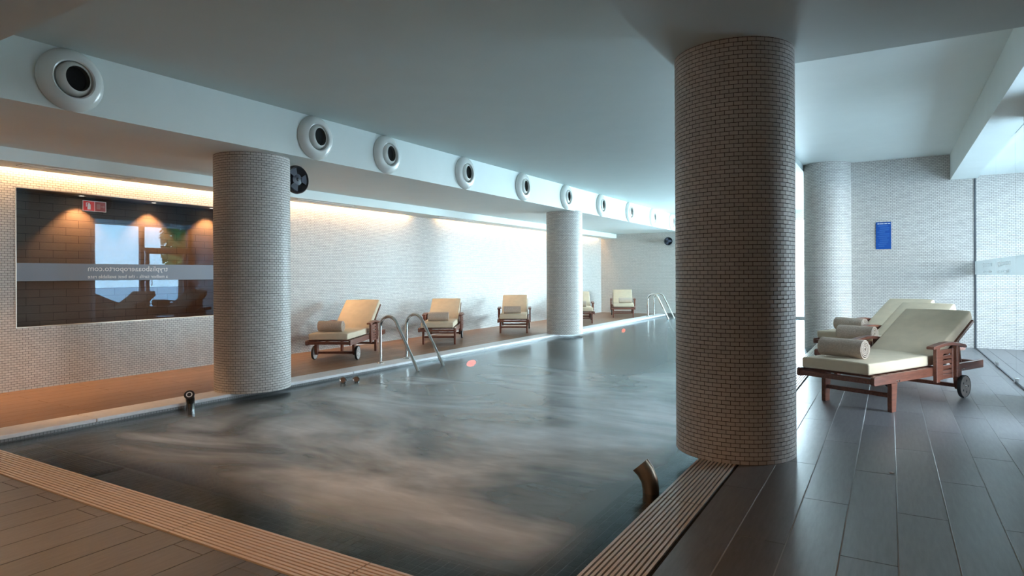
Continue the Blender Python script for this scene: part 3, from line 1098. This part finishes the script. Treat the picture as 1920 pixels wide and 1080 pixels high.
# warm downlights in the lowered ceiling behind the camera
for (x, y, p, wh) in ((-5.2, 0.2, 78, 'leftmost'), (-3.2, 0.2, 78, 'middle'), (-1.2, -.1, 88, 'rightmost')):
    e = empty('downlight', (x, y, ZDROP))
    tag(e, wh + ' of three warm recessed downlights in the lowered ceiling behind the camera', 'downlight', 'downlights behind the camera')
    MB().lathe([(0.05, 0.0), (0.06, -0.008), (0.068, 0.0)], 24).build('rim', M['vent'], e)
    MB().lathe([(0.0001, -0.001), (0.049, -0.001)], 24).build('lens', M['spot'], e)
    lamp('downlight_lamp', 'SPOT', (0, 0, -0.03), p, WARM, parent=e, spot_size=math.radians(140), spot_blend=0.6, shadow_soft_size=0.05)

e = empty('downlight', (-7.05, 1.95, ZSOF))  # added lamp outside the view, warms the near left deck planks
tag(e, 'unseen warm lamp added under the white beam to light the near left deck', 'downlight')
MB().lathe([(0.05, 0.0), (0.06, -0.008), (0.068, 0.0)], 24).build('rim', M['vent'], e)
MB().lathe([(0.0001, -0.001), (0.049, -0.001)], 24).build('lens', M['spot'], e)
lamp('downlight_lamp', 'SPOT', (0, 0.02, -0.03), 170, (1.0, 0.52, 0.20), parent=e, spot_size=math.radians(62), spot_blend=0.7, shadow_soft_size=0.05, rot=(math.radians(24), 0, 0))

# ================================================================== LOUNGERS
def lounger(wheels_at_foot=False, tilt=28.1):
    """foot at y=0, head at y=1.93, x across"""
    L_, HR = 1.926, 0.338
    ZB, ZT, MT = 0.250, 0.325, 0.425
    T = M['teak']
    e = empty('sun_lounger', (0, 0, 0))
    for s in (-1, 1):
        MB().prism([(0.012, ZB + .012), (0.03, ZB), (L_, ZB), (L_, ZT), (0.03, ZT), (0.012, ZT - .012)], s * HR, s * (HR - .03), bev=0.003).build('side_rail', T, e)
    MB().box((-HR + .03, 0.014, ZB + .012), (HR - .03, 0.05, ZT - .022), bev=0.004).build('foot_rail', T, e)
    MB().box((-HR + .03, L_ - .06, ZB + .01), (HR - .03, L_ - .03, ZT - .01), bev=0.003).build('head_rail', T, e)
    MB().box((-HR + .03, 1.12, ZB + .01), (HR - .03, 1.15, ZT - .015), bev=0.003).build('cross_rail', T, e)
    for k in range(9):
        y = 0.075 + k * 0.118
        MB().box((-HR + .03, y, ZT - .018), (HR - .03, y + .07, ZT - .002), bev=0.002).build('deck_slat', T, e)
    yl, yw = (1.50, 0.33) if wheels_at_foot else (0.375, 1.51)
    for s in (-1, 1):
        x0, x1 = s * (HR - .03), s * (HR - .068)
        lg_ = MB().prism([(yl - .055, ZB + .05), (yl + .055, ZB + .05), (yl + .048, ZB - .04), (yl + .030, .06), (yl + .028, 0), (yl - .038, 0), (yl - .040, .06), (yl - .038, ZB - .04)], x0, x1, bev=0.003).build('leg', T, e)
        bl = MB()
        for q in (-.018, .018):
            bl.lathe([(0.0001, .004), (.007, .003), (.008, 0)], 10, Matrix.Translation((s * HR, yl + q, ZB + .014)) @ Matrix.Rotation(s * PI / 2, 4, 'Y'))
            bl.lathe([(0.0001, .004), (.007, .003), (.008, 0)], 10, Matrix.Translation((s * HR, yw + q, ZB + .014)) @ Matrix.Rotation(s * PI / 2, 4, 'Y'))
        bl.build('bolts', M['steel'], e, smooth=40)
        wl_ = MB().prism([(yw - .045, ZB + .05), (yw + .045, ZB + .05), (yw + .050, ZB - .05), (yw + .062, .10), (yw + .05, .075), (yw, .075), (yw - .025, .11), (yw - .038, ZB - .05)], x0, x1, bev=0.003).build('wheel_leg', T, e)
        RY = Matrix.Rotation(s * PI / 2, 4, 'Y')
        wc = (s * (HR - .022), yw + .03, 0.105)
        w = MB().lathe([(0.0001, .031), (0.094, .031), (0.096, .028), (0.096, .002), (0.0001, .0)], 28).build('wheel', M['wheel'], e, smooth=35)
        w.matrix_local = Matrix.Translation(wc) @ RY
        MB().lathe([(0.095, .029), (0.101, .032), (0.105, .026), (0.105, .006), (0.101, .0), (0.095, .003)], 28).build('tyre', M['rubber'], w, smooth=40)
        hb = MB()
        for k in range(5):
            a = k * 2 * PI / 5 + .3
            hb.lathe([(0.0001, .0), (.011, .0)], 10, Matrix.Translation((.055 * math.cos(a), .055 * math.sin(a), .0315)))
        hb.build('hole_shade_discs', M['black'], w)  # flat black discs stand for the shade in the wheel's holes
        MB().lathe([(0.010, .031), (.008, .036), (0.0001, .038)], 12).build('axle_cap', M['steel'], w, smooth=40)
    MB().box((-HR + .06, yl - .018, .115), (HR - .06, yl + .018, .150), bev=0.004).build('stretcher', T, e)
    MB().box((-HR + .06, yw + .012, .088), (HR - .06, yw + .048, .122), bev=0.004).build('axle_bar', T, e)
    # arms: armrest > posts, frame, slats
    for s in (-1, 1):
        xo, xi = s * (HR + .034), s * (HR + .002)
        top = [(0.88, .492), (0.92, .500)]
        up = [(0.88, .512), (0.96, .522), (1.10, .537), (1.22, .538), (1.36, .522), (1.47, .500), (1.485, .490)]
        dn = [(1.478, .470), (1.36, .492), (1.22, .508), (1.10, .508), (0.96, .495), (0.88, .488)]
        ar = MB().prism(up + dn, s * (HR + .045), s * (HR - .020), bev=0.004).build('armrest', T, e)
        MB().box((xi, 0.95, .195), (xo, 1.01, .500), bev=0.003).build('arm_post', T, ar)
        MB().box((xi, 1.315, .215), (xo, 1.362, .495), bev=0.003).build('arm_post', T, ar)
        xf, xg = s * (HR + .012), s * (HR + .032)
        MB().box((xf, 1.01, .215), (xg, 1.065, .475), bev=0.002).build('arm_stile', T, ar)
        MB().box((xf, 1.23, .215), (xg, 1.262, .475), bev=0.002).build('arm_stile', T, ar)
        for k in range(6):
            z = .217 + k * .044
            h = .030 if k in (1, 2, 3, 4) else .040
            MB().box((xf, 1.065, z), (xg - s * .004, 1.23, z + h), bev=0.002).build('arm_slat', T, ar)
    # back: frame with slats, tilted about the pivot
    P0, ang, BL = Vector((0, 1.135, .335)), math.radians(tilt), 0.77
    RX = Matrix.Translation(P0) @ Matrix.Rotation(ang, 4, 'X')
    bf = MB()
    for s in (-1, 1):
        bf.box((s * .300, 0, -.02), (s * .272, BL, .005), RX, bev=0.002)
    bf.box((-.272, BL - .04, -.02), (.272, BL, .005), RX, bev=0.002)
    bfo = bf.build('back_frame', T, e)
    for k in range(6):
        MB().box((-.272, .03 + k * .115, -.012), (.272, .10 + k * .115, .003), RX, bev=0.002).build('back_slat', T, bfo)
    for s in (-1, 1):
        a = RX @ Vector((s * .262, BL * .62, -.02))
        b = Vector((s * .262, 1.62, ZT - .01))
        d = (b - a)
        q = Matrix.Translation(a) @ d.to_track_quat('Y', 'X').to_matrix().to_4x4()
        MB().box((-.011, 0, -.017), (.011, d.length, .017), q, bev=0.002).build('back_strut', T, bfo)
    # cushions
    seat = cushion(.584, 1.135, .094, 1)
    o = place('seat_cushion', seat, e)
    o.matrix_local = Matrix.Translation((0, 0.018, ZT + .006))
    back = cushion(.584, 0.80, .094, 2)
    o = place('back_cushion', back, e)
    o.matrix_local = RX @ Matrix.Translation((0, -.012, .008))
    return e


CU = {}


def cushion(w, l, h, seed):
    if seed in CU:
        return CU[seed]
    t = bmesh.new()
    bmesh.ops.create_cube(t, size=1)
    for v in t.verts:
        v.co = Vector((v.co.x * w, (v.co.y + .5) * l, (v.co.z + .5) * h))
    bmesh.ops.bevel(t, geom=t.edges[:], offset=.018, segments=3, affect='EDGES', profile=.6)
    bmesh.ops.subdivide_edges(t, edges=[x for x in t.edges if x.calc_length() > .2], cuts=7, use_grid_fill=True)
    rr = random.Random(seed)
    ph = rr.random() * 6
    for v in t.verts:
        if h * .2 < v.co.z:
            k = min(1, v.co.z / h)
            v.co.z += k * (.004 * math.sin(v.co.y * 9 + ph) * math.sin(v.co.x * 7 + ph) + .006 * (1 - (2 * v.co.x / w) ** 2) - .003)
    me = bpy.data.meshes.new('cushion')
    t.to_mesh(me)
    t.free()
    me.polygons.foreach_set('use_smooth', [True] * len(me.polygons))
    me.materials.append(M['cushion'])
    CU[seed] = me
    return me


def set_lounger(o, x, y, bearing, z, scale, label, group):
    o.location = (x, y, z)
    o.rotation_euler = (0, 0, -math.radians(bearing))
    o.scale = (scale,) * 3
    tag(o, label, 'sun lounger', group)
    return o


RG = 'sun loungers on the right deck'
LGp = 'sun loungers along the left wall'
A = lounger()
loungers = []
loungers.append(set_lounger(A, -0.415, 5.939, 27.2, 0, 1, 'nearest cream-cushioned teak sun lounger right of the thick front column', RG))
loungers.append(set_lounger(copy_tree(A), -0.421, 7.524, 27.2, 0, 1, 'middle teak sun lounger of the three on the right deck', RG))
loungers.append(set_lounger(copy_tree(A), -0.557, 8.862, 27.2, 0, 1, 'rearmost teak sun lounger of the three below the blue notice', RG))


def from_legs(mx_, my_, b, yl, sc):
    a = math.radians(b)
    return mx_ - math.sin(a) * yl * sc, my_ - math.cos(a) * yl * sc


SC = 0.95
B = lounger(True, 34)
x, y = from_legs(-6.84, 6.54, -27, 0.36, SC)
loungers.append(set_lounger(B, x, y, -27, ZL, SC, 'teak sun lounger with wheels at its foot beside the near pool ladder', LGp))
for (mx_, my_, b, l) in ((-6.77, 8.88, -31, 'teak sun lounger just behind the curved near ladder rails'),
                         (-6.70, 11.32, -29, 'teak sun lounger with grey towel left of the middle column'),
                         (-6.575, 14.385, -27, 'teak sun lounger half hidden by the middle column'),
                         (-6.40, 16.83, -22, 'farthest teak sun lounger near the far corner')):
    x, y = from_legs(mx_, my_, b, 0.375, SC)
    loungers.append(set_lounger(copy_tree(A), x, y, b, ZL, SC, l, LGp))


# rolled towels: a spiral sheet
def towel_mesh(r=0.088, ln=0.37, turns=5.2):
    n = 150
    th = .0075
    pts_o, pts_i = [], []
    for i in range(n + 1):
        f = i / n
        a = 2 * PI * turns * f
        rr = 0.012 + (r - 0.012) * f
        wob = 1 + .03 * math.sin(a * 1.3)
        pts_o.append((rr * wob * math.cos(a), rr * wob * math.sin(a)))
        q = rr - th * (1.15 if f > .05 else .6)
        pts_i.append((q * wob * math.cos(a), q * wob * math.sin(a)))
    t = bmesh.new()
    secs = [(-.5, .985), (-.485, 1.0), (-.2, 1.0), (.1, 1.0), (.35, 1.0), (.485, 1.0), (.5, .985)]
    ro_, ri_ = [], []
    for s, k in secs:
        ro_.append([t.verts.new((s * ln, p[0] * k, p[1] * k)) for p in pts_o])
        ri_.append([t.verts.new((s * ln, p[0], p[1])) for p in pts_i])
    for a, b in zip(ro_, ro_[1:]):
        for i in range(n):
            t.faces.new((a[i], a[i + 1], b[i + 1], b[i]))
    for a, b in zip(ri_, ri_[1:]):
        for i in range(n):
            t.faces.new((a[i], b[i], b[i + 1], a[i + 1]))
    for e_ in (0, -1):
        for i in range(n):
            f = (ro_[e_][i], ri_[e_][i], ri_[e_][i + 1], ro_[e_][i + 1])
            t.faces.new(f if e_ else f[::-1])
    for i in (0, n):
        for k in range(len(secs) - 1):
            t.faces.new((ro_[k][i], ri_[k][i], ri_[k + 1][i], ro_[k + 1][i]))
    bmesh.ops.recalc_face_normals(t, faces=t.faces[:])
    me = bpy.data.meshes.new('rolled_towel')
    t.to_mesh(me)
    t.free()
    me.polygons.foreach_set('use_smooth', [True] * len(me.polygons))
    me.set_sharp_from_angle(angle=math.radians(40))
    me.materials.append(M['towel'])
    return me


tm = towel_mesh()
towels = [(0.235, -0.045, 3, 'taupe rolled towel on the nearest right lounger, showing its spiral end'),
          (0.25, 0.00, 4, 'taupe rolled towel on the middle right lounger'),
          (0.25, 0.02, -3, 'taupe rolled towel on the rearmost right lounger'),
          (0.30, -0.05, -2, 'rolled towel on the lounger with wheels at its foot'),
          (0.36, -0.01, 2, 'rolled towel on the lounger behind the near ladder'),
          (0.34, -0.03, 3, 'grey rolled towel on the lounger left of the middle column'),
          (0.34, -0.05, -2, 'rolled towel partly hidden by the middle column'),
          (0.34, 0.06, 2, 'pale rolled towel on the farthest lounger')]
for lo, (s, w, rot, l) in zip(loungers, towels):
    a = -lo.rotation_euler.z
    sc = lo.scale[0]
    px = lo.location.x + (math.sin(a) * s + math.cos(a) * w) * sc
    py = lo.location.y + (math.cos(a) * s - math.sin(a) * w) * sc
    o = place('rolled_towel', tm, None, (px, py, lo.location.z + (0.428 + .0885) * sc))
    o.rotation_euler = (-0.9, 0, -a + math.radians(rot))
    o.scale = (sc,) * 3
    tag(o, l, 'towel', 'rolled towels on the loungers')

# ================================================================== LADDERS
def ladder(x0, y0, y1, xw, label):
    e = empty('pool_ladder', (x0, (y0 + y1) / 2, ZL))
    tag(e, label, 'pool ladder', 'steel pool ladders')
    for y in (y0, y1):
        yy = y - (y0 + y1) / 2
        R_ = 0.155
        zc = 0.49
        path = [(0, yy, 0.0), (0, yy, 0.2), (0, yy, zc)]
        end = Vector((xw - x0, 0, ZW - ZL))
        a1 = math.radians(28)
        for k in range(1, 15):
            a = PI - (PI - a1) * k / 14
            path.append((R_ + R_ * math.cos(a), yy, zc + R_ * math.sin(a)))
        lx, lz = R_ + R_ * math.cos(a1), zc + R_ * math.sin(a1)
        dx, dz = end.x - lx, end.z - lz
        for k in (.33, .66, 1.0, 1.35, 1.8):
            path.append((lx + dx * k, yy, lz + dz * k))
        MB().tube(path, 0.0215, 12).build('rail', M['steel'], e, smooth=50)
        MB().lathe([(0.024, 0.018), (0.045, 0.012), (0.052, 0.002), (0.052, 0.0)], 20, Matrix.Translation((0, yy, 0.0))).build('base_flange', M['steel'], e, smooth=40)
    for z, x in ((-0.30, .60), (-0.55, .70)):
        MB().box((x - .05, -(y1 - y0) / 2, z), (x + .05, (y1 - y0) / 2, z + .02)).build('tread', M['steel'], e)
    return e


ladder(-6.03, 6.58, 7.13, -5.37, 'curved steel ladder rails on the left coping beside the wheeled lounger')
ladder(-5.95, 17.6, 18.15, -5.36, 'small distant steel ladder at the far end of the pool')

# ================================================================== SPOUTS
def bent_tube(pts, r0, m, name, parent, flat=1.0):
    o = MB().tube(pts, r0, 18).build(name, m, parent, smooth=50)
    return o


e = empty('water_spout', (-5.72, 3.62, ZW))
tag(e, 'short dark chrome spout with pale ring face at the left coping', 'spout')
MB().tube([(0, 0, -.05), (0, 0, .05), (.008, -.006, .085), (.03, -.025, .125), (.05, -.042, .145)], [.038, .038, .040, .044, .046], 20).build('spout_pipe', M['chrome'], e, smooth=50)
dirv = Vector((.055, -.045, .05)).normalized()
q = Matrix.Translation(Vector((.05, -.042, .145))) @ dirv.to_track_quat('Z', 'X').to_matrix().to_4x4()
MB().lathe([(0.046, .0), (0.044, .004), (0.0001, .004)], 24, q).build('spout_face', M['black'], e, smooth=40)
MB().lathe([(0.018, .0045), (0.028, .0045)], 24, q).build('spout_ring', M['white'], e)

e = empty('water_spout', (-1.20, 3.55, ZW))
tag(e, 'bronze bent spout standing in the water beside the right grate', 'spout')
MB().tube([(0.012, 0, -.05), (.012, 0, .02), (.004, 0, .07), (-.018, 0, .115), (-.05, 0, .15)], [.046, .047, .049, .052, .056], 20, cap=False).build('spout_pipe', M['bronze'], e, smooth=50)
MB().tube([(.004, 0, .06), (-.018, 0, .112), (-.048, 0, .148)], [.040, .043, .047], 20, cap=True).build('mouth_shade_plug', M['dark'], e, smooth=50)  # near-black plug: shade inside the spout put into its colour

for (x, y, l) in ((-5.55, 5.42, 'left one of two small chrome jets near the ladder'), (-5.45, 5.53, 'right one of two small chrome jets near the ladder')):
    e = empty('water_jet', (x, y, ZW))
    tag(e, l, 'jet', 'small chrome jets')
    MB().tube([(0, 0, -.06), (0, 0, .012), (.012, -.014, .03), (.045, -.05, .036)], [.032, .034, .036, .038], 16).build('jet_pipe', M['chrome'], e, smooth=50)
    dv = Vector((.045, -.05, .01)).normalized()
    MB().lathe([(0.039, -.012), (0.041, .0), (0.030, .003), (.026, -.006), (.0001, -.006)], 20, Matrix.Translation((.045, -.05, .036)) @ dv.to_track_quat('Z', 'X').to_matrix().to_4x4()).build('jet_ring', M['chrome'], e, smooth=40)

# ================================================================== SPEAKERS
def speaker(loc, rz, r, label):
    e = empty('round_speaker', loc, rz)
    tag(e, label, 'speaker', 'round black speakers')
    RY = Matrix.Rotation(PI / 2, 4, 'Y')
    MB().lathe([(0.0001, -.02), (r * .5, -.02), (r * .86, .0), (r, .05), (r * .98, .085), (r * .90, .098), (r * .84, .09)], 36, RY).build('housing', M['black'], e, smooth=40)
    MB().lathe([(r * .85, .092), (r * .6, .045), (r * .3, .035), (0.0001, .035)], 36, RY).build('cone', M['black'], e, smooth=40)
    MB().lathe([(r * .42, .045), (r * .40, .080), (r * .2, .088), (0.0001, .092)], 28, RY).build('horn', M['speaker_cone'], e, smooth=40)
    for k in range(3):
        a = k * 2 * PI / 3 + .6
        q_ = Matrix.Rotation(a, 4, 'X')
        t = bmesh.new()
        m_ = MB()
        m_.prism([(r * .35 * math.sin(b), r * .35 * math.cos(b)) for b in (-.45, 0, .45)] + [(r * .80 * math.sin(b), r * .80 * math.cos(b)) for b in (.45, .2, -.2, -.45)], .078, .086, mtx=q_)
        m_.build('fin', M['speaker_cone'], e)
    MB().lathe([(r * .13, .09), (r * .11, .100), (0.0001, .104)], 16, RY).build('tweeter', M['speaker_cone'], e, smooth=50)
    MB().tube([(-.02, 0, 0), (-.07, 0, 0)] if r < .14 else [(0, -.02, 0), (0, -.145, 0)], .02, 10).build('bracket', M['black'], e, smooth=50)
    return e


speaker((-5.90, 4.99, 2.257), math.radians(0), 0.163, 'round black speaker mounted on the left column near the ceiling')
speaker((-5.74, YF - .075, 2.15), math.radians(-70), 0.125, 'small dark speaker on the far wall below the white beam')

# ================================================================== POOL LIGHTS
for (y, l) in ((8.42, 'red underwater pool light glowing past the near ladder'), (15.2, 'faint red underwater pool light at the far end')):
    e = empty('pool_light', (XC1, y, -0.26))
    tag(e, l, 'pool light', 'red underwater lights')
    RY = Matrix.Rotation(PI / 2, 4, 'Y')
    FL = Matrix.Diagonal((1, 1.5, .55, 1))
    MB().lathe([(0.12, 0), (0.12, .012), (0.095, .018), (.09, .012)], 28, FL @ RY).build('rim', M['steel'], e, smooth=40)
    MB().lathe([(0.0001, .014), (.09, .012)], 28, FL @ RY).build('lens', M['pool_lamp'], e)

# ================================================================== BLUE NOTICE
e = empty('blue_notice', (-0.191, YS - .006, 1.545))
tag(e, 'blue rule notice with small white print on the tiled wall', 'notice')
MB().box((0, -.008, 0), (0.216, 0, 0.44), bev=.001).build('notice_board', M['blue'], e)
tl_ = MB()
for a, b in ((.022, .052), (.058, .112), (.122, .158), (.168, .204)):
    tl_.box((a, -.0087, .408), (b, -.008, .419))
tl_.build('notice_title', M['white'], e)
lines = MB()
for k, (a, b) in enumerate(((.03, .17), (.06, .19), (.05, .18), (.02, .13), (.05, .19), (.02, .19), (.04, .16), (.06, .18), (.05, .17), (.03, .15), (.04, .12))):
    z = .375 - k * .033
    lines.box((a, -.0086, z), (b, -.008, z + .005))
lines.build('print_lines', M['blue_text'], e)

# scrap on the deck
sc_ = MB().prism([(0, 0), (.02, .004), (.024, .016), (.010, .022), (-.004, .012)], 0.0, .006, axis=2, bev=.001)
o = sc_.build('paper_scrap', M['white'], loc=(-0.005, 4.24, 0.0))
tag(o, 'tiny white paper scrap lying on the right deck planks', 'scrap')
